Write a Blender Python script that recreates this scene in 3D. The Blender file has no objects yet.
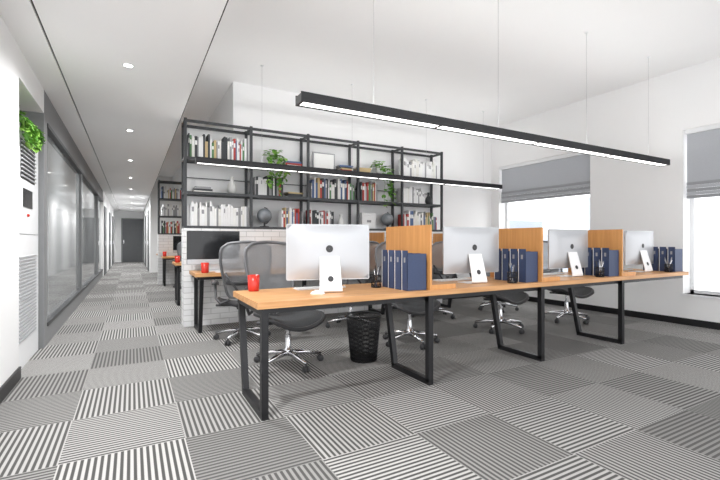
import bpy, math, random
from mathutils import Vector, Matrix
S=bpy.context.scene
# ---------------------------------------------------------------- materials
def mat(name,col,rough=.5,metal=0,emit=0,noise=0,nscale=20,bump=0,alpha=1):
    m=bpy.data.materials.new(name); m.use_nodes=True
    nt=m.node_tree; b=nt.nodes['Principled BSDF']
    b.inputs['Base Color'].default_value=(*col,1)
    b.inputs['Roughness'].default_value=rough
    b.inputs['Metallic'].default_value=metal
    if emit:
        b.inputs['Emission Color'].default_value=(*col,1); b.inputs['Emission Strength'].default_value=emit
    if noise or bump:
        tc=nt.nodes.new('ShaderNodeTexCoord'); n=nt.nodes.new('ShaderNodeTexNoise'); n.inputs['Scale'].default_value=nscale
        nt.links.new(tc.outputs['Object'],n.inputs['Vector'])
        if noise:
            r=nt.nodes.new('ShaderNodeMixRGB'); r.inputs[1].default_value=(*[c*(1-noise) for c in col],1)
            r.inputs[2].default_value=(*[min(1,c*(1+noise)) for c in col],1)
            nt.links.new(n.outputs['Fac'],r.inputs[0]); nt.links.new(r.outputs[0],b.inputs['Base Color'])
        if bump:
            bp=nt.nodes.new('ShaderNodeBump'); bp.inputs['Strength'].default_value=bump; bp.inputs['Distance'].default_value=.01
            nt.links.new(n.outputs['Fac'],bp.inputs['Height']); nt.links.new(bp.outputs[0],b.inputs['Normal'])
    if alpha<1: b.inputs['Alpha'].default_value=alpha
    return m
M={}
M['white']=mat('wall_white_paint',(.88,.88,.88),.7,noise=.01,nscale=3,bump=.02)
M['ceil']=mat('ceiling_paint',(.92,.92,.92),.8,noise=.008,nscale=2)
M['black']=mat('black_metal',(.018,.018,.02),.4,.3,noise=.1,nscale=60)
M['shelf']=mat('charcoal_metal',(.055,.058,.062),.45,.3,noise=.1,nscale=40)
M['grey']=mat('grey_frame_paint',(.23,.235,.24),.5,noise=.05)
M['seam']=mat('dark_seam',(.03,.03,.03),.8)
M['chrome']=mat('polished_aluminium',(.75,.75,.77),.18,1,noise=.03)
M['alu']=mat('silver_plastic',(.50,.51,.53),.35,.35,noise=.015)
M['alu2']=mat('silver_stand',(.86,.86,.87),.4,.1,noise=.015)
M['screen']=mat('screen_glass',(.012,.013,.015),.12,noise=.1)
M['red']=mat('red_ceramic',(.55,.03,.018),.25,noise=.05)
M['blue']=mat('navy_card',(.032,.052,.12),.5,noise=.12,nscale=80)
M['paper']=mat('white_paper',(.82,.82,.8),.8,noise=.03)
M['plast']=mat('dark_plastic',(.04,.04,.043),.5,noise=.1)
M['seat']=mat('seat_fabric',(.05,.052,.055),.9,noise=.3,nscale=150,bump=.3)
M['meshb']=mat('backrest_mesh',(.27,.275,.285),.8,noise=.2,nscale=200,alpha=.7)
M['frame']=mat('chair_frame',(.16,.162,.17),.4,.2,noise=.1)
M['led']=mat('led_diffuser',(1,.99,.97),.5,emit=3)
M['upfill']=mat('added_uplight_glow',(1,.99,.97),.5,emit=9.5)
M['ledin']=mat('downlight_and_fill_emitter',(1,.99,.97),.5,emit=14)
M['leaf']=mat('leaf_green',(.10,.27,.035),.45,noise=.5,nscale=25)
M['leaf2']=mat('leaf_light_green',(.22,.42,.07),.45,noise=.4,nscale=25)
M['pot']=mat('pot_ceramic',(.75,.75,.73),.4,noise=.03)
M['acw']=mat('appliance_white',(.84,.85,.86),.35,noise=.01)
M['door']=mat('door_dark',(.10,.105,.11),.45,noise=.1,nscale=8)
M['bld']=mat('building_pale',(.45,.5,.56),.8,noise=.1,nscale=.5)
M['wire']=mat('steel_cable',(.42,.42,.43),.4,.5,noise=.05)
M['gp']=mat('wall_glass_backpainted',(.27,.285,.29),.07,noise=.04,nscale=1)
def fabric(name,col):
    m=mat(name,col,.9,noise=.08,nscale=90,bump=.1); nt=m.node_tree; b=nt.nodes['Principled BSDF']; o=nt.nodes['Material Output']
    t=nt.nodes.new('ShaderNodeBsdfTranslucent'); t.inputs[0].default_value=(*col,1); x=nt.nodes.new('ShaderNodeMixShader'); x.inputs[0].default_value=.28
    nt.links.new(b.outputs[0],x.inputs[1]); nt.links.new(t.outputs[0],x.inputs[2]); nt.links.new(x.outputs[0],o.inputs[0]); return m
M['blind']=fabric('blind_fabric',(.56,.575,.60)); M['blindd']=fabric('blind_fabric_dark',(.42,.43,.45))
for k,c in dict(bk1=(.75,.74,.7),bk2=(.04,.045,.05),bk3=(.42,.05,.04),bk4=(.10,.22,.10),bk5=(.08,.13,.26),bk6=(.55,.42,.22),bk7=(.3,.3,.31),bk8=(.8,.8,.8)).items():
    M[k]=mat('book_'+k,c,.6,noise=.06,nscale=60)
def wood(name,sc,c0,c1):
    m=bpy.data.materials.new(name); m.use_nodes=True; nt=m.node_tree; b=nt.nodes['Principled BSDF']
    tc=nt.nodes.new('ShaderNodeTexCoord'); mp=nt.nodes.new('ShaderNodeMapping'); mp.inputs['Scale'].default_value=sc
    n=nt.nodes.new('ShaderNodeTexNoise'); n.inputs['Scale'].default_value=1.6; n.inputs['Detail'].default_value=6
    r=nt.nodes.new('ShaderNodeValToRGB'); r.color_ramp.elements[0].position=.3; r.color_ramp.elements[1].position=.72
    r.color_ramp.elements[0].color=(*c0,1); r.color_ramp.elements[1].color=(*c1,1)
    for a,c in ((tc.outputs['Object'],mp.inputs[0]),(mp.outputs[0],n.inputs['Vector']),(n.outputs['Fac'],r.inputs[0]),(r.outputs[0],b.inputs['Base Color'])): nt.links.new(a,c)
    b.inputs['Roughness'].default_value=.42; return m
M['wood']=wood('oak_wood',(1.5,22,22),(.46,.22,.08),(.66,.36,.155))
M['woodp']=wood('orange_plywood',(22,20,1.2),(.56,.25,.075),(.68,.33,.11))
def brick():
    m=bpy.data.materials.new('white_brick'); m.use_nodes=True; nt=m.node_tree; b=nt.nodes['Principled BSDF']
    g=nt.nodes.new('ShaderNodeNewGeometry'); sp=nt.nodes.new('ShaderNodeSeparateXYZ'); cb=nt.nodes.new('ShaderNodeCombineXYZ')
    ad=nt.nodes.new('ShaderNodeMath'); ad.operation='ADD'
    t=nt.nodes.new('ShaderNodeTexBrick'); t.inputs['Scale'].default_value=1
    t.inputs['Color1'].default_value=(.84,.84,.84,1); t.inputs['Color2'].default_value=(.76,.76,.77,1); t.inputs['Mortar'].default_value=(.58,.58,.58,1)
    t.inputs['Mortar Size'].default_value=.005; t.inputs['Brick Width'].default_value=.24; t.inputs['Row Height'].default_value=.075
    L=nt.links.new
    L(g.outputs['Position'],sp.inputs[0]); L(sp.outputs[0],ad.inputs[0]); L(sp.outputs[1],ad.inputs[1]); L(ad.outputs[0],cb.inputs[0]); L(sp.outputs[2],cb.inputs[1])
    L(cb.outputs[0],t.inputs['Vector']); L(t.outputs['Color'],b.inputs['Base Color'])
    bp=nt.nodes.new('ShaderNodeBump'); bp.invert=True; bp.inputs['Distance'].default_value=.01; bp.inputs['Strength'].default_value=.5
    L(t.outputs['Fac'],bp.inputs['Height']); L(bp.outputs[0],b.inputs['Normal']); b.inputs['Roughness'].default_value=.7
    return m
M['brick']=brick()
def carpet():
    m=bpy.data.materials.new('striped_carpet_tiles'); m.use_nodes=True; nt=m.node_tree; b=nt.nodes['Principled BSDF']; L=nt.links.new
    def N(t,**k):
        n=nt.nodes.new(t)
        for a,v in k.items(): setattr(n,a,v)
        return n
    def math_(op,a,bb=None,c=None):
        n=N('ShaderNodeMath',operation=op)
        for i,v in enumerate((a,bb,c)):
            if v is None: continue
            if isinstance(v,(int,float)): n.inputs[i].default_value=v
            else: L(v,n.inputs[i])
        return n.outputs[0]
    g=N('ShaderNodeNewGeometry'); sp=N('ShaderNodeSeparateXYZ'); L(g.outputs['Position'],sp.inputs[0])
    T=.6
    x=math_('DIVIDE',math_('ADD',sp.outputs[0],.33),T); y=math_('DIVIDE',math_('ADD',sp.outputs[1],.42),T)
    ix=math_('FLOOR',x); iy=math_('FLOOR',y)
    par=math_('FLOORED_MODULO',math_('ADD',ix,iy),2)
    cb=N('ShaderNodeCombineXYZ'); L(ix,cb.inputs[0]); L(iy,cb.inputs[1])
    wn=N('ShaderNodeTexWhiteNoise',noise_dimensions='3D'); L(cb.outputs[0],wn.inputs['Vector'])
    rnd=wn.outputs['Value']
    mx=N('ShaderNodeMix',data_type='FLOAT'); L(par,mx.inputs[0]); L(x,mx.inputs[2]); L(y,mx.inputs[3])
    fr=math_('FRACT',math_('MULTIPLY',mx.outputs[0],20))
    st=N('ShaderNodeMapRange',interpolation_type='SMOOTHSTEP')
    L(math_('ABSOLUTE',math_('SUBTRACT',fr,.5)),st.inputs['Value']); st.inputs['From Min'].default_value=.18; st.inputs['From Max'].default_value=.32
    con=math_('MULTIPLY_ADD',rnd,.24,.20)
    dk=math_('MULTIPLY_ADD',rnd,-.015,.08)
    v=N('ShaderNodeMix',data_type='FLOAT'); L(st.outputs[0],v.inputs[0]); L(dk,v.inputs[2]); L(con,v.inputs[3])
    nz=N('ShaderNodeTexNoise'); nz.inputs['Scale'].default_value=180; L(g.outputs['Position'],nz.inputs['Vector'])
    vv=math_('MULTIPLY',v.outputs[0],math_('MULTIPLY_ADD',nz.outputs['Fac'],.5,.75))
    c=N('ShaderNodeCombineColor'); L(vv,c.inputs[0]); L(math_('MULTIPLY',vv,.98),c.inputs[1]); L(math_('MULTIPLY',vv,.95),c.inputs[2])
    L(c.outputs[0],b.inputs['Base Color']); b.inputs['Roughness'].default_value=.85
    b.inputs['Specular IOR Level'].default_value=.2
    bp=N('ShaderNodeBump'); bp.inputs['Strength'].default_value=.25; bp.inputs['Distance'].default_value=.004; L(nz.outputs['Fac'],bp.inputs['Height']); L(bp.outputs[0],b.inputs['Normal'])
    return m
M['carpet']=carpet()
def glass():
    m=bpy.data.materials.new('window_glass'); m.use_nodes=True; nt=m.node_tree; nt.nodes.clear()
    o=nt.nodes.new('ShaderNodeOutputMaterial'); t=nt.nodes.new('ShaderNodeBsdfTransparent'); g=nt.nodes.new('ShaderNodeBsdfGlossy'); g.inputs['Roughness'].default_value=.03
    x=nt.nodes.new('ShaderNodeMixShader'); x.inputs[0].default_value=.05
    nt.links.new(t.outputs[0],x.inputs[1]); nt.links.new(g.outputs[0],x.inputs[2]); nt.links.new(x.outputs[0],o.inputs[0]); return m
M['glass']=glass()
# ---------------------------------------------------------------- mesh builder
class MB:
    def __init__(s): s.v=[];s.f=[];s.m=[];s.mats=[];s.sm=[]; s.X=Matrix()
    def mi(s,k):
        if k not in s.mats: s.mats.append(k)
        return s.mats.index(k)
    def add(s,vs,fs,k,smooth=False,X=None):
        o=len(s.v); X=X or Matrix()
        s.v+= [tuple(s.X@(X@Vector(p))) for p in vs]
        i=s.mi(k)
        for f in fs: s.f.append([a+o for a in f]); s.m.append(i); s.sm.append(smooth)
    def box(s,a,b,k,X=None):
        x0,y0,z0=a;x1,y1,z1=b
        s.add([(x0,y0,z0),(x1,y0,z0),(x1,y1,z0),(x0,y1,z0),(x0,y0,z1),(x1,y0,z1),(x1,y1,z1),(x0,y1,z1)],
              [(3,2,1,0),(4,5,6,7),(0,1,5,4),(1,2,6,5),(2,3,7,6),(3,0,4,7)],k,False,X)
    def cbox(s,c,d,k,X=None): s.box([c[i]-d[i]/2 for i in range(3)],[c[i]+d[i]/2 for i in range(3)],k,X)
    def tube(s,pts,r,k,closed=False,seg=8,flat=None):
        pts=[Vector(p) for p in pts]; n=len(pts); rs=r if isinstance(r,(list,tuple)) else [r]*n
        vs=[];up=None
        for i,p in enumerate(pts):
            if closed: t=pts[(i+1)%n]-pts[i-1]
            else: t=pts[min(i+1,n-1)]-pts[max(i-1,0)]
            t.normalize()
            if up is None: up=Vector((0,0,1)) if abs(t.z)<.9 else Vector((1,0,0))
            a=t.cross(up); 
            if a.length<1e-4: a=t.orthogonal()
            a.normalize(); b=a.cross(t).normalized(); up=b
            for j in range(seg):
                q=2*math.pi*j/seg
                vs.append(p+(a*math.cos(q)+b*math.sin(q)*(flat or 1))*rs[i])
        fs=[]
        for i in range(n if closed else n-1):
            for j in range(seg):
                a=i*seg+j;b=i*seg+(j+1)%seg;c=((i+1)%n)*seg
                fs.append((a,b,c+(j+1)%seg,c+j))
        if not closed: fs+=[tuple(range(seg))[::-1],tuple((n-1)*seg+j for j in range(seg))]
        s.add(vs,fs,k,True)
    def bar(s,p,q,w,k):   # square bar
        p=Vector(p);q=Vector(q);t=(q-p).normalized();up=Vector((1,0,0)) if abs(t.x)<.9 else Vector((0,0,1))
        a=t.cross(up).normalized()*w/2;b=a.cross(t).normalized()*w/2
        vs=[p+a+b,p-a+b,p-a-b,p+a-b,q+a+b,q-a+b,q-a-b,q+a-b]
        s.add(vs,[(0,1,2,3),(7,6,5,4),(0,4,5,1),(1,5,6,2),(2,6,7,3),(3,7,4,0)],k)
    def lathe(s,prof,c,k,seg=20,X=None):
        vs=[];n=len(prof)
        for r,z in prof:
            for j in range(seg):
                q=2*math.pi*j/seg; vs.append((c[0]+r*math.cos(q),c[1]+r*math.sin(q),c[2]+z))
        fs=[(i*seg+j,i*seg+(j+1)%seg,(i+1)*seg+(j+1)%seg,(i+1)*seg+j) for i in range(n-1) for j in range(seg)]
        s.add(vs,fs,k,True,X)
    def ball(s,c,r,k,seg=16):
        s.lathe([(r*math.sin(math.pi*i/10)+1e-5,-r*math.cos(math.pi*i/10)) for i in range(11)],c,k,seg)
    def grid(s,fn,nu,nv,k):
        vs=[fn(i/nu,j/nv) for j in range(nv+1) for i in range(nu+1)]
        fs=[(j*(nu+1)+i,j*(nu+1)+i+1,(j+1)*(nu+1)+i+1,(j+1)*(nu+1)+i) for j in range(nv) for i in range(nu)]
        s.add(vs,fs,k,True)
    def plate(s,w,h,r,y0,y1,zc,k,k2=None):  # rounded plate in XZ
        ps=[]
        for cx,cz,a0 in ((w/2-r,h/2-r,0),(-w/2+r,h/2-r,90),(-w/2+r,-h/2+r,180),(w/2-r,-h/2+r,270)):
            for i in range(5):
                a=math.radians(a0+i*22.5); ps.append((cx+r*math.cos(a),cz+r*math.sin(a)))
        n=len(ps); vs=[(x,y0,z+zc) for x,z in ps]+[(x,y1,z+zc) for x,z in ps]
        s.add(vs,[(i,(i+1)%n,n+(i+1)%n,n+i) for i in range(n)],k)
        s.add(vs,[tuple(range(n))],k); s.add(vs,[tuple(range(n,2*n))[::-1]],k2 or k)
    def obj(s,name,loc=(0,0,0),rz=0,bevel=0):
        me=s.mesh(name); return inst(me,name,loc,rz,bevel)
    def mesh(s,name):
        me=bpy.data.meshes.new(name); me.from_pydata(s.v,[],s.f)
        for k in s.mats: me.materials.append(M[k])
        me.polygons.foreach_set('material_index',s.m); me.polygons.foreach_set('use_smooth',s.sm)
        import bmesh
        bm=bmesh.new(); bm.from_mesh(me); bmesh.ops.recalc_face_normals(bm,faces=bm.faces); bm.to_mesh(me); bm.free()
        me.update(); return me
def inst(me,name,loc=(0,0,0),rz=0,bevel=0):
    o=bpy.data.objects.new(name,me); o.location=loc; o.rotation_euler=(0,0,math.radians(rz)); S.collection.objects.link(o)
    if bevel:
        b=o.modifiers.new('bevel','BEVEL'); b.width=bevel; b.segments=2; b.limit_method='ANGLE'
    return o
def box(name,a,b,k,bevel=0):
    m=MB(); m.box(a,b,k); return m.obj(name,bevel=bevel)
# ---------------------------------------------------------------- room shell
XL,XR=-.82,6.6; ZL,ZH=2.75,3.5; XE=.57; YB=6.25; YE=25.6; Y0=-1.2
box('floor',(-1.5,Y0,-.1),(XR+.3,YE+.3,0),'carpet')
m=MB(); m.box((-1.5,Y0,ZL),(-.6,YE,ZH+.1),'ceil'); m.box((-.585,Y0,ZL),(XE-.012,YE,ZH+.1),'ceil'); m.box((-.6,Y0,ZL+.02),(-.585,YE,ZH+.1),'seam')
m.box((XE-.012,Y0,ZL+.01),(XE,YE,ZL+.05),'seam'); m.box((XE-.012,Y0,ZL+.05),(XE,YE,ZH),'ceil')
m.obj('ceiling_corridor')
m=MB(); m.box((XE,Y0,ZH),(XR+.3,YB,ZH+.1),'ceil'); m.box((XE,YB,ZH),(1.31,16.7,ZH+.1),'ceil'); m.obj('ceiling')
box('ceiling_bulkhead',(1.31,YB,ZL),(XR+.3,16.7,ZH+.1),'white')
m=MB(); m.box((1.31,YB,0),(XR,YB+.12,ZL),'white'); m.box((.62,YB,1.31),(1.31,YB+.05,ZL-.005),'white'); m.box((.62,YB,0),(1.31,YB+.12,1.31),'white'); m.obj('wall_back')
T=.28
wins=[(4.12,6.05,1.92),(.45,2.81,1.72)]
m=MB()
m.box((XR,Y0,0),(XR+T,.45,ZH),'white'); m.box((XR,2.81,0),(XR+T,4.12,ZH),'white'); m.box((XR,6.05,0),(XR+T,16.7,ZH),'white')
for a,b,_ in wins: m.box((XR,a,0),(XR+T,b,.42),'white'); m.box((XR,a,2.66),(XR+T,b,ZH),'white')
m.obj('wall_right')
for i,(a,b,zb) in enumerate(wins):
    m=MB(); x=XR+.2
    for y in (a,b-.045): m.box((x,y,.42),(x+.05,y+.045,2.66),'acw')
    for z in (.42,2.615): m.box((x,a,z),(x+.05,b,z+.045),'acw')
    m.box((x+.02,a+.02,.44),(x+.03,b-.02,2.64),'glass')
    m.box((XR-.02,a-.02,.395),(XR+.2,b+.02,.42),'acw')
    m.obj('window_%d'%(i+1))
    m=MB(); x=XR+.06
    m.box((x-.03,a+.01,2.60),(x+.04,b-.01,2.66),'acw')
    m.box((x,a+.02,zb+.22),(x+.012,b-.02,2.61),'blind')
    for j in range(5): m.box((x-.012-.006*(j%2),a+.02,zb+j*.045),(x+.02,b-.02,zb+j*.045+.04),'blind' if j%2 else 'blindd')  # bottom pleats, alternating with a darker tone of the fabric
    m.obj('roman_blind')
m=MB(); m.box((XR-.015,Y0,0),(XR,YB,.09),'black'); m.obj('baseboard_right')
m=MB(); m.box((4.99,YB-.015,0),(XR-.015,YB,.09),'black'); m.obj('baseboard_back')
m=MB(); m.box((XL,Y0,0),(XL+.015,4.36,.10),'black'); m.obj('baseboard_left')
m=MB(); m.box((-1.5,Y0,0),(XL,4.36,ZL),'white'); m.box((-1.5,4.36,0),(-1.26,5.47,ZL),'white')
m.box((-1.26,4.36,2.5),(XL,5.47,ZL),'white')
m.obj('wall_left')
m=MB()
m.box((-1.5,5.47,0),(XL,5.66,ZL),'grey'); m.box((-1.5,5.66,2.44),(XL,15.6,ZL),'grey'); m.box((-1.5,5.66,0),(XL,15.6,.2),'grey')
m.box((-1.0,5.66,.2),(XL-.05,15.6,2.44),'gp')
for y in (9.3,13.5): m.box((-1.0,y,.2),(XL-.005,y+.05,2.44),'grey')
m.box((XL-.05,5.66,2.40),(XL+.01,15.6,2.44),'shelf'); m.box((XL-.05,5.66,.2),(XL+.01,15.6,.24),'shelf')
m.obj('wall_left_glazed')
m=MB(); m.box((-1.5,15.6,0),(XL,YE,ZL),'white')
m.obj('wall_left_far')
for i,y in enumerate((16.2,19.5,22.5)):
    m=MB(); m.box((XL,y,0),(XL+.03,y+1.0,2.3),'door'); m.box((XL+.03,y+.08,1.0),(XL+.06,y+.11,1.15),'chrome'); m.obj('door_%d'%(i+2))
box('wall_end',(-1.5,YE,0),(XE+.3,YE+.2,ZH),'white')
m=MB(); m.box((-.5,YE-.05,0),(.56,YE,2.36),'grey'); m.box((-.44,YE-.07,0),(.5,YE-.05,2.3),'door'); m.box((-.40,YE-.11,1.0),(-.37,YE-.07,1.2),'chrome'); m.obj('door_1')
box('wall_corridor_right',(XE,16.7,0),(XR+T,16.9,ZH),'white'); box('wall_corridor_right_far',(XE,16.9,0),(XE+.2,YE,ZH),'white')
m=MB(); m.box((XE-.03,17.6,0),(XE,18.8,2.3),'door'); m.box((XE-.06,17.7,1.0),(XE-.03,17.73,1.15),'chrome'); m.obj('door_5')
m=MB(); m.box((XE-.03,21,0),(XE,22.2,2.3),'door'); m.box((XE-.06,21.1,1.0),(XE-.03,21.13,1.15),'chrome'); m.obj('door_6')
box('wall_brick_divider',(.60,5.9,0),(4.98,6.2,1.31),'brick')
# ---------------------------------------------------------------- lights
def pendant(y,x0,x1,z,wires):
    m=MB(); w=.12;h=.075;n=4
    m.box((x0,y-w/2,z),(x1,y-w/2+.008,z+h),'black'); m.box((x0,y+w/2-.008,z),(x1,y+w/2,z+h),'black'); m.box((x0,y-w/2+.008,z+h-.02),(x1,y+w/2-.008,z+h-.012),'black')
    m.box((x0+.02,y-w/2+.01,z+h-.012),(x1-.02,y+w/2-.01,z+h-.004),'upfill')  # added glow on the housing top, there to brighten the ceiling
    for i in range(n+1):
        xx=x0+(x1-x0-.02)*i/n; m.box((xx,y-w/2+.008,z),(xx+.02,y+w/2-.008,z+h-.02),'black')
    for i in range(n):
        a=x0+(x1-x0-.02)*i/n+.02; b=x0+(x1-x0-.02)*(i+1)/n
        m.box((a,y-w/2+.014,z+.006),(b,y+w/2-.014,z+.012),'led'); 
        for s in (-1,1): m.box((a,y+s*(w/2-.011)-.004,z+.002),(b,y+s*(w/2-.011)+.004,z+.014),'black')
    for X in wires:
        m.tube([(X,y,z+h-.005),(X,y,ZH)],.0014,'wire',seg=6); m.lathe([(.001,0),(.02,0),(.02,-.012),(.001,-.012)],(X,y,ZH),'acw')
    m.obj('linear_pendant_light')
pendant(2.85,1.06,6.21,2.14,(1.7,3.1,4.5,5.8))
pendant(5.5,.69,6.03,2.11,(1.53,2.9,4.3,5.6))
m0=MB(); m0.lathe([(.05,0),(.05,-.008),(.036,-.008)],(0,0,0),'acw'); m0.lathe([(.036,-.006),(.0005,-.006)],(0,0,0),'ledin'); dm=m0.mesh('recessed_downlight')
for y in (-.8,1.8,4.33,6.87,9.4,12,14.6,17.2,20,23):
    inst(dm,'recessed_downlight',(-.03,y,ZL))
    l=bpy.data.lights.new('downlight_lamp','SPOT'); l.energy=250; l.spot_size=math.radians(165); l.spot_blend=1; l.shadow_soft_size=.06
    o=bpy.data.objects.new('downlight_lamp',l); o.location=(-.03,y,ZL-.03); S.collection.objects.link(o)
for y in (7.6,10,13.5):
    m=MB(); m.box((1.6,y,ZL-.03),(4.2,y+.3,ZL),'acw'); m.box((1.63,y+.03,ZL-.035),(4.17,y+.27,ZL-.03),'ledin'); m.obj('added_fill_panel')  # glowing panels added to light the offices behind the back wall
# ---------------------------------------------------------------- bookshelf
def shelf(y0,zt=2.775):
    m=MB(); X=[.62,1.49,2.36,3.23,4.10,4.98]; Z=[1.33,1.79,2.25,zt-.03]; D=.33; p=.035
    for x in X:
        for y in (y0,y0+D-p): m.box((x-p/2,y,1.312),(x+p/2,y+p,zt),'shelf')
        for z in Z: m.box((x-p/2,y0+p,max(1.312,z-.02)),(x+p/2,y0+D-p,z+.012),'shelf')
    for i,z in enumerate(Z):
        m.box((X[0],y0+.002,max(1.312,z-.02)),(X[-1],y0+.03,z+.015),'shelf'); m.box((X[0],y0+D-.03,max(1.312,z-.02)),(X[-1],y0+D-.002,z+.015),'shelf')
        if i<3: m.box((X[0],y0+.03,z-.01),(X[-1],y0+D-.03,z),'shelf')
    for z in (2.02,): m.box((X[0],y0+D-.02,z),(X[-1],y0+D-.01,z+.012),'shelf')
    m.obj('metal_bookshelf')
shelf(5.9)
def books(x0,x1,z,pal,seed,y=5.95,lean=False,hmin=.22,hmax=.34):
    random.seed(seed); m=MB(); x=x0
    while x<x1:
        w=random.uniform(.015,.04); h=random.uniform(hmin,hmax); k=random.choice(pal); d=random.uniform(.16,.22)
        m.box((x,y,z),(x+w-.002,y+d,z+h),k)
        if random.random()<.5: m.box((x+.003,y-.001,z+h*.6),(x+w-.005,y,z+h*.8),'paper' if k!='bk8' else 'bk7')
        x+=w
    m.obj('book_row')
def stack(x,z,seed,n=4):
    random.seed(seed); m=MB(); zz=z
    for i in range(n):
        h=random.uniform(.02,.04); w=random.uniform(.2,.27); k=random.choice(['bk2','bk1','bk3','bk7','bk5','bk6'])
        X=Matrix.Translation((x,6.06,0))@Matrix.Rotation(random.uniform(-.1,.1),4,'Z')
        m.box((-w/2,-.09,zz),(w/2,.09,zz+.003),k,X); m.box((-w/2,-.09,zz+h-.003),(w/2,.09,zz+h),k,X); m.box((-w/2,-.09,zz+.003),(w/2,-.086,zz+h-.003),k,X); m.box((-w/2+.005,-.086,zz+.003),(w/2-.005,.085,zz+h-.003),'paper',X); zz+=h
    m.obj('book_stack')
def vase(x,z,k='plast',s=1):
    m=MB(); m.lathe([(.001,0),(.045,0),(.07,.07),(.062,.13),(.028,.18),(.024,.23),(.034,.25),(.026,.25),(.02,.22),(.001,.2)],(0,0,0),k,20); o=m.obj('ceramic_vase',(x,6.05,z)); o.scale=(s,s,s)
mix=['bk1','bk2','bk3','bk4','bk5','bk6','bk7','bk8','bk2','bk8']; wh=['bk8','bk1','bk8','bk8','bk7','paper']; dkp=['bk2','bk3','bk7','bk2','bk8']
Z1,Z2,Z3=1.345,1.805,2.265
books(.66,1.42,Z3,mix,1); books(4.16,4.88,Z3,wh,2); stack(2.15,Z3,41,3); stack(3.05,Z3,42,4); stack(3.38,Z3,48,3)
stack(.85,Z2,43,3); vase(1.25,Z2,'pot')
books(1.55,1.97,Z2,dkp,3,hmax=.3); stack(2.17,Z2,44,3); books(2.42,3.17,Z2,mix,4); books(3.3,3.62,Z2,mix,5); books(4.15,4.6,Z2,wh,12,hmax=.3); vase(4.78,Z2,'plast',.9)
books(.70,1.44,Z1,wh,6,hmin=.24,hmax=.34); books(2.4,2.8,Z1,dkp,8,hmax=.28); vase(2.98,Z1,'pot',.9); books(4.15,4.88,Z1,mix,9); books(1.95,2.28,Z1,mix,10,hmax=.3)
def cabinet_box(x,z,name='storage_box',w=.3,h=.22,k='pot'):
    m=MB(); m.box((x,5.96,z),(x+w,6.16,z+h-.04),k); m.box((x-.004,5.956,z+h-.04),(x+w+.004,6.164,z+h),k); m.box((x+w/2-.04,5.952,z+h*.4),(x+w/2+.04,5.958,z+h*.55),'bk7'); m.obj(name,bevel=.003)
cabinet_box(3.33,Z1,w=.26,h=.26,k='bk8')
m=MB(); m.box((-.19,0,0),(.19,.02,.27),'bk7'); m.box((-.17,-.004,.02),(.17,0,.25),'paper'); m.obj('picture_frame',(2.66,6.0,Z3))
M['globe']=mat('globe_map',(.22,.24,.26),.3,noise=.9,nscale=9)
def globe(x,z,r=.11):
    m=MB(); m.ball((0,0,r+.06),r,'globe',20); m.lathe([(.001,0),(.07,0),(.07,.012),(.015,.02),(.012,.065)],(0,0,0),'plast')
    m.tube([(math.sin(a)*(r+.012),0,r+.06-math.cos(a)*(r+.012)) for a in [math.pi*i/12 for i in range(13)]],.006,'plast',seg=6)
    m.obj('desk_globe',(x,6.05,z),30)
globe(1.72,Z1); globe(3.88,Z1)
# ---------------------------------------------------------------- plants
def leaf(m,p,yaw,pitch,s,k):
    X=Matrix.Translation(p)@Matrix.Rotation(yaw,4,'Z')@Matrix.Rotation(pitch,4,'Y')
    vs=[(0,0,0),(.25,-.38,.06),(.65,-.34,.05),(1,0,-.08),(.65,.34,.05),(.25,.38,.06),(.5,0,-.03)]
    m.add([tuple(c*s for c in v) for v in vs],[(0,1,6),(1,2,6),(2,3,6),(3,4,6),(4,5,6),(5,0,6)],k,False,X)
def pothos(x,y,z,seed,name='potted_pothos',vines=6,drop=.35,s=.085,spread=.13,n=50):
    random.seed(seed); m=MB()
    ph=.12
    m.lathe([(.001,0),(.06,0),(.075,ph),(.066,ph),(.06,ph-.015),(.001,ph-.015)],(0,0,0),'pot')
    for i in range(n):
        a=random.uniform(0,6.28); r=random.uniform(0,spread); h=ph+random.uniform(-.02,.13)*(1-r/spread*.4)
        p=Vector((math.cos(a)*r,math.sin(a)*r*.8,h))
        leaf(m,p,a+random.uniform(-.5,.5),random.uniform(-.5,.9),s*random.uniform(.6,1.1),random.choice(['leaf','leaf2']))
        if i%4==0: m.tube([(0,0,ph-.02),(p.x*.5,p.y*.5,p.z+.01),p],.002,'leaf',seg=4)
    for i in range(vines):
        a=random.uniform(3.6,5.8); L=drop*random.uniform(.4,1); q=Vector((math.cos(a)*.07,math.sin(a)*.07,ph)); pts=[Vector((0,0,ph-.01)),q]
        e=Vector((math.cos(a)*.15+0,-.165,ph-.02)); pts.append(e)
        for j in range(1,8): pts.append(Vector((e.x+math.sin(j*1.3+i)*.015,e.y-.005*j,e.z-L*j/7)))
        m.tube(pts,.0025,'leaf',seg=4)
        for p in pts[1:]:
            for _ in range(2): leaf(m,p,random.uniform(3,6.5),random.uniform(.2,1.2),s*random.uniform(.6,1),random.choice(['leaf','leaf2']))
    m.obj(name,(x,y,z))
pothos(1.86,6.04,Z3,1,drop=.62,vines=5,n=40,s=.09); pothos(3.72,6.04,Z3,5,drop=.70,vines=5,n=40,s=.09)
m=MB(); x=-.86
m.box((-1.24,4.42,0),(x,5.42,2.12),'acw'); 
m.box((x,4.62,1.70),(x+.004,5.22,2.05),'plast')
for j in range(9): m.box((x+.004,4.62,1.715+j*.038),(x+.016,5.22,1.727+j*.038),'alu')
m.box((x,4.72,1.45),(x+.006,5.10,1.62),'screen'); m.ball((x+.006,4.9,1.38),.014,'red')
for j in range(24): m.box((x,4.56,.25+j*.032),(x+.008,5.28,.265+j*.032),'alu')
m.box((x,4.45,1.2),(x+.003,5.39,1.206),'grey')
m.obj('floor_standing_air_conditioner',bevel=.006)
random.seed(9); m=MB()
m.lathe([(.001,0),(.10,0),(.13,.14),(.12,.14),(.11,.12),(.001,.12)],(0,0,0),'pot')
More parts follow.
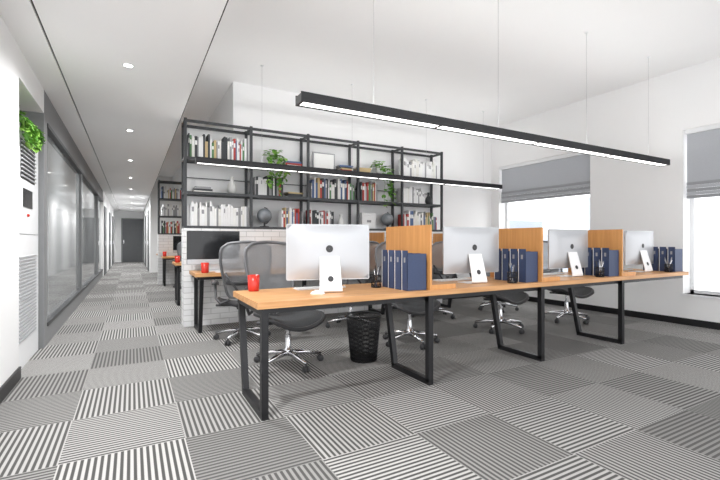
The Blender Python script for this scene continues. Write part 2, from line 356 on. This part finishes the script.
for i in range(220):
    a=random.uniform(0,6.28); r=random.uniform(0,.2); p=Vector((math.cos(a)*r*.6,math.sin(a)*r*1.9,.14+random.uniform(-.05,.15)*(1-r*1.8)))
    leaf(m,p,a+random.uniform(-.6,.6),random.uniform(-.6,1.1),random.uniform(.05,.08),random.choice(['leaf','leaf2']))
for i in range(9):
    yy=-.36+i*.07; L=random.uniform(.08,.2); 
    pts=[Vector((0,yy*.2,.13)),Vector((.1,yy*.7,.14)),Vector((.215,yy,.1))]+[Vector((.225,yy+.01*math.sin(j),.08-L*j/5)) for j in range(6)]
    m.tube(pts,.003,'leaf',seg=4)
    for p in pts[1:]:
        for _ in range(3): leaf(m,p,random.uniform(-1.5,1.5),random.uniform(0,1.2),random.uniform(.05,.085),random.choice(['leaf','leaf2']))
m.obj('potted_ivy',(-1.04,4.92,2.12))
# ---------------------------------------------------------------- desks
def desk(name,x0,x1,y0,y1,legs,flip=False):
    m=MB(); m.box((x0,y0,.708),(x1,y1,.75),'wood')
    rails=[y0+.05,y1-.1]
    for y in rails: m.box((x0+.03,y,.668),(x1-.03,y+.03,.708),'black')
    w=.045
    f,b=(y0+.03,y1-.2) ; ft,bt=(y0+.03,y1-.06)
    if flip: f,b,ft,bt=y1-.03,y0+.2,y1-.03,y0+.06
    for x in legs:
        m.bar((x,ft,.685),(x,f,0+.022),w,'black'); m.bar((x,bt,.685),(x,b,.022),w,'black')
        m.box((x-w/2,min(f,b)-w/2,0),(x+w/2,max(f,b)+w/2,w),'black'); m.box((x-w/2,min(ft,bt)-w/2,.664),(x+w/2,max(ft,bt)+w/2,.708),'black')
    m.obj(name)
desk('bench_desk',.69,6.2,2.58,3.3,(.74,2.07,3.41,4.75))
desk('bench_desk',.66,6.1,5.25,5.86,(.74,2.07,3.41,4.75,6.04),True)
def monitor_mesh():
    m=MB()
    m.plate(.65,.43,.012,.0,.014,.305,'alu','screen')
    m.box((-.32,.0141,.092),(.32,.0155,.155),'alu')
    def fn(u,v):
        a=u*2-1;b=v*2-1; e=(1-a**4)*(1-b**4)
        return (a*.318,-.035*e+.0,.305+b*.208)
    m.grid(fn,16,12,'alu')
    m.lathe([(.028,0),(.001,.001)],(0,0,0),'plast',X=Matrix.Translation((0,-.0365,.33))@Matrix.Rotation(math.pi/2,4,'X'))
    pr=[(-.035,.27),(-.055,.2),(-.082,.10),(-.098,.035),(-.098,.014),(-.088,.006),(-.06,.004),(.09,.004)]
    n=len(pr); vs=[]
    for i,(y,z) in enumerate(pr):
        hw=.075+.025*i/(n-1)
        off=(0,-.006) if i>4 else (-.007,0)
        vs+=[(-hw,y,z),(hw,y,z),(-hw,y-off[0]*-1,z-.004 if i>4 else z),(hw,y-off[0]*-1,z-.004 if i>4 else z)]
    fs=[]
    for i in range(n-1):
        a=i*4;b=a+4; fs+=[(a,a+1,b+1,b),(a+2,b+2,b+3,a+3),(a,b,b+2,a+2),(a+1,a+3,b+3,b+1)]
    fs+=[(0,2,3,1),(4*n-4,4*n-3,4*n-1,4*n-2)]
    m.add(vs,fs,'alu2')
    m.lathe([(.022,0),(.001,.002)],(0,0,0),'plast',X=Matrix.Translation((0,-.0925,.105))@Matrix.Rotation(math.radians(75),4,'X'))
    return m.mesh('desktop_monitor')
mon=monitor_mesh()
DZ=.75
for X,Y,r in ((1.335,2.92,-15),(2.79,2.88,-4),(4.23,2.88,-2),(5.66,2.88,0)): inst(mon,'desktop_monitor',(X,Y,DZ),r)
for X,Y,r in ((.93,5.62,176),(2.9,5.62,180),(3.9,5.62,183),(5.3,5.62,180)): inst(mon,'desktop_monitor',(X,Y,DZ),r)
def partition(x,y0,y1,h=.52,t=.02):
    m=MB(); m.box((x-t,y0,DZ),(x,y1,DZ+h),'woodp'); m.box((x,y0,DZ),(x+.25,y0+t,DZ+.04),'woodp'); m.box((x,y1-.02,DZ),(x+.22,y1,DZ+.3),'alu'); m.obj('desk_privacy_panel',bevel=.002)
for x in (2.09,3.43,4.77): partition(x,2.60,3.25)
for x in (2.0,3.35,4.7): partition(x,5.3,5.8)
def files(x,y0,n=4,seed=0):
    random.seed(seed); m=MB(); w=.082; d=.18
    for i in range(n):
        y=y0+i*(w+.016); X=Matrix.Translation((0,y,0))@Matrix.Rotation(math.radians(random.uniform(-3,3)),4,'Z')
        H=.315
        m.box((-d/2+.0,0,0),(-d/2+.004,w,H),'blue',X); m.box((d/2-.004,0,0),(d/2,w,H*.8),'blue',X)
        m.box((-d/2,0,0),(d/2,.004,H*.92),'blue',X); m.box((-d/2,w-.004,0),(d/2,w,H*.92),'blue',X); m.box((-d/2,0,0),(d/2,w,.004),'blue',X)
        m.box((-d/2+.01,.01,.004),(d/2-.02,w-.01,H*.86),'paper',X)
        m.box((-d/2-.001,.03,.22),(-d/2,w-.03,.26),'bk7',X)
        m.box((-d/2-.0015,w-.006,0.0),(-d/2-.0002,w,H),'bk8',X)
    m.obj('magazine_file_set',(x,0,DZ))
files(1.965,2.63,4,1); files(3.305,2.63,4,2); files(4.645,2.63,4,3); files(6.09,2.64,4,4)
def pen(x,y,seed):
    random.seed(seed); m=MB(); r=.042;h=.10
    m.lathe([(.001,0),(r,0),(r,.004),(.001,.004)],(0,0,0),'black')
    for z in (.004,.05,h): m.tube([(math.cos(a)*r,math.sin(a)*r,z+.002) for a in [6.283*i/16 for i in range(16)]],.003,'black',closed=True,seg=5)
    for i in range(16):
        a=6.283*i/16; 
        m.tube([(math.cos(a)*r,math.sin(a)*r,.002),(math.cos(a+.5)*r,math.sin(a+.5)*r,h)],.0017,'black',seg=4); m.tube([(math.cos(a)*r,math.sin(a)*r,.002),(math.cos(a-.5)*r,math.sin(a-.5)*r,h)],.0017,'black',seg=4)
    for i in range(7):
        a=random.uniform(0,6.28); m.tube([(math.cos(a)*.015,math.sin(a)*.015,.006),(-math.cos(a)*.04,-math.sin(a)*.04,random.uniform(.15,.19))],.004,random.choice(['plast','bk5','bk7','chrome']),seg=6)
    m.obj('pen_holder',(x,y,DZ))
pen(1.80,2.98,1); pen(3.09,2.675,2); pen(4.45,2.67,3); pen(5.88,2.66,4)
mm=MB(); mm.lathe([(.001,0),(.038,0),(.043,.01),(.046,.125),(.041,.125),(.038,.012),(.001,.010)],(0,0,0),'red',24)
mm.tube([(.043,0,.105),(.065,0,.1),(.076,0,.07),(.065,0,.038),(.042,0,.03)],.006,'red',seg=8); mug=mm.mesh('coffee_mug')
inst(mug,'coffee_mug',(.83,3.22,DZ),100); inst(mug,'coffee_mug',(.78,5.33,DZ),60)
mm=MB()
mm.grid(lambda u,v:((u-.5)*.06*math.sqrt(max(.02,1-(2*v-1)**4)),(v-.5)*.11,.001+.024*(1-(2*u-1)**4)*math.sqrt(max(0,1-(2*v-1)**2))),10,12,'acw'); mm.cbox((0,0,.003),(.05,.09,.006),'acw'); mouse=mm.mesh('computer_mouse')
inst(mouse,'computer_mouse',(1.2,2.82,DZ),60)
mm=MB(); mm.box((-.21,-.06,0),(.21,.06,.008),'alu2')
for r in range(5):
    for c in range(14): mm.box((-.203+c*.029,-.055+r*.022,.008),(-.203+c*.029+.026,-.055+r*.022+.019,.011),'acw')
kb=mm.mesh('keyboard')
for X in (1.42,2.86,4.3,5.76): inst(kb,'keyboard',(X-.06,3.15,DZ),180)
for X in (1.12,2.9,3.9,5.3): inst(kb,'keyboard',(X,5.36,DZ))
m=MB(); R0,R1,H=.125,.165,.43
m.lathe([(.001,0),(R0,0),(R0,.02),(R0-.004,.02),(R0-.004,.004),(.001,.004)],(0,0,0),'black',28)
m.tube([(math.cos(6.283*i/28)*R1,math.sin(6.283*i/28)*R1,H) for i in range(28)],.009,'black',closed=True,seg=6)
for i in range(72):
    a=6.283*i/72
    for s in (.45,-.45): m.tube([(math.cos(a+s*t/4)*(R0+(R1-R0)*t/4),math.sin(a+s*t/4)*(R0+(R1-R0)*t/4),.01+(H-.01)*t/4) for t in range(5)],.003,'black',seg=4)
m.obj('mesh_wastebasket',(1.95,3.46,0))
# ---------------------------------------------------------------- chair
def chair_mesh():
    m=MB()
    for i in range(5):
        a=2*math.pi*i/5+.3; c,s=math.cos(a),math.sin(a)
        m.tube([(c*.03,s*.03,.115),(c*.15,s*.15,.105),(c*.31,s*.31,.078)],[.026,.021,.015],'chrome',seg=8)
        m.tube([(c*.31,s*.31,.085),(c*.31,s*.31,.05)],.009,'plast',seg=6)
        for q in (-.016,.016):
            px,py=c*.31-s*q,s*.31+c*q
            m.lathe([(.001,-.009),(.026,-.009),(.029,-.004),(.029,.004),(.026,.009),(.001,.009)],(0,0,0),'plast',14,X=Matrix.Translation((px,py,.0295))@Matrix.Rotation(a,4,'Z')@Matrix.Rotation(math.pi/2,4,'X'))
    m.lathe([(.001,.09),(.04,.09),(.045,.12),(.035,.15),(.026,.16),(.026,.28)],(0,0,0),'chrome',16); m.lathe([(.017,.28),(.017,.40)],(0,0,0),'chrome',12)
    m.box((-.08,-.15,.375),(.08,.12,.425),'plast'); m.box((-.22,-.02,.395),(.22,.03,.42),'plast')
    def sh(u,v):
        a=2*u-1; y=-.24+.5*v; hw=.265*(1-.10*(1-v))*(1-.25*max(0,abs(2*v-1)-.8)/.2)
        z=.46-.03*(1-a*a)-.05*max(0,v-.75)**2/.0625+.02*a*a
        return a*hw,y,z
    m.grid(sh,14,14,'seat'); m.grid(lambda u,v:(lambda p:(p[0],p[1],p[2]-.028))(sh(u,v)),14,14,'seat')
    rim=[sh(i/14,0) for i in range(15)]+[sh(1,i/14) for i in range(1,15)]+[sh(1-i/14,1) for i in range(1,15)]+[sh(0,1-i/14) for i in range(1,14)]
    m.tube([(p[0],p[1],p[2]-.012) for p in rim],.019,'plast',closed=True,seg=8)
    tab=[(0,.16),(.08,.195),(.25,.215),(.45,.245),(.65,.265),(.82,.265),(.93,.245),(1,.19)]
    def hw(v):
        for (a,b),(c,d) in zip(tab,tab[1:]):
            if v<=c: return b+(d-b)*(v-a)/(c-a)
        return tab[-1][1]
    def bk(u,v):
        a=2*u-1; z=.52+.61*v-(.02*a*a if v>.9 else 0); y=-.27-.12*v-.05*math.sin(v*math.pi*.9)*.6+.055*a*a+(.02 if v<.3 else 0)*(1-v/.3)
        return a*hw(v),y,z
    m.grid(bk,14,18,'meshb')
    rim=[bk(i/14,0) for i in range(15)]+[bk(1,i/18) for i in range(1,19)]+[bk(1-i/14,1) for i in range(1,15)]+[bk(0,1-i/18) for i in range(1,18)]
    m.tube(rim,.015,'frame',closed=True,seg=8)
    m.tube([(-.2,-.315,.70),(-.1,-.35,.69),(0,-.36,.69),(.1,-.35,.69),(.2,-.315,.70)],.016,'plast',seg=8,flat=1.8)
    m.tube([(0,-.10,.395),(0,-.28,.42),(0,-.335,.50),(0,-.37,.64)],[.03,.028,.022,.018],'plast',seg=8)
    for s in (-1,1): 
        m.tube([(0,-.335,.52),(s*.1,-.37,.62),(s*.22,-.345,.80)],.013,'plast',seg=8)
        m.tube([(s*.17,-.29,.50),(s*.26,-.26,.46),(s*.305,-.20,.52),(s*.31,-.14,.66)],.015,'plast',seg=8)
        m.tube([(s*.30,-.02,.415),(s*.2,-.0,.405)],.015,'plast',seg=6)
        m.grid(lambda u,v:(s*.31+(u-.5)*.085*math.sqrt(max(.05,1-(2*v-1)**6)),-.2+.32*v,.672+.022*(1-(2*u-1)**4)),6,10,'plast')
        m.cbox((s*.31,-.04,.668),(.075,.28,.016),'plast')
    return m.mesh('office_chair')
ch=chair_mesh()
for X,Y,r in ((1.26,3.66,192),(2.72,3.78,172),(4.15,3.78,186),(5.45,3.75,175)): inst(ch,'office_chair',(X,Y,0),r)
for X,Y,r in ((1.13,4.85,-8),(2.55,4.88,6),(3.95,4.9,-4),(5.3,4.9,5)): inst(ch,'office_chair',(X,Y,0),r)
# ---------------------------------------------------------------- offices further down the corridor
shelf(12.0,2.74)
box('wall_brick_divider',(.60,12.0,0),(4.98,12.3,1.31),'brick')
books(.68,1.4,Z3,mix,21,y=12.05); books(.68,1.4,Z2,wh,22,y=12.05); books(.68,1.4,Z1,mix,23,y=12.05)
for (a,b,fl) in ((7.9,8.55,False),(11.3,11.9,True),(13.6,14.25,False)):
    desk('bench_desk',.66,4.8,a,b,(.72,2.07,3.41,4.74),fl)
    inst(mug,'coffee_mug',(.72,(a+b)/2-.1,DZ),70)
    for X in (1.25,2.6): inst(mon,'desktop_monitor',(X,(a+b)/2+.05,DZ),180 if fl else 0)
    inst(ch,'office_chair',(1.2,(a-.42) if fl else (b+.45),0),0 if fl else 180)
random.seed(3)
for y,h in ((22,14),(30,10),(40,12)):
    x=XR+38
    m=MB(); m.box((x,y,-12),(x+8,y+6,h-8),'bld')
    for z in range(-10,int(h)-9,2): m.box((x-.05,y+.3,z),(x,y+5.7,z+1.1),'blind')
    m.obj('distant_building')
# ---------------------------------------------------------------- world
w=bpy.data.worlds.new('overcast_sky'); S.world=w; w.use_nodes=True
bg=w.node_tree.nodes['Background']; bg.inputs[0].default_value=(.975,.985,1,1); bg.inputs[1].default_value=2.4
# ---------------------------------------------------------------- camera
c=bpy.data.cameras.new('camera'); c.sensor_width=36; c.lens=413/720*36; c.shift_y=1/720; c.clip_start=.05; c.clip_end=300
o=bpy.data.objects.new('camera',c); o.location=(0,0,1.14); o.rotation_euler=(math.pi/2,0,-math.radians(28.9)); S.collection.objects.link(o); S.camera=o
try: S.view_settings.view_transform='Standard'
except Exception as e: print(e)
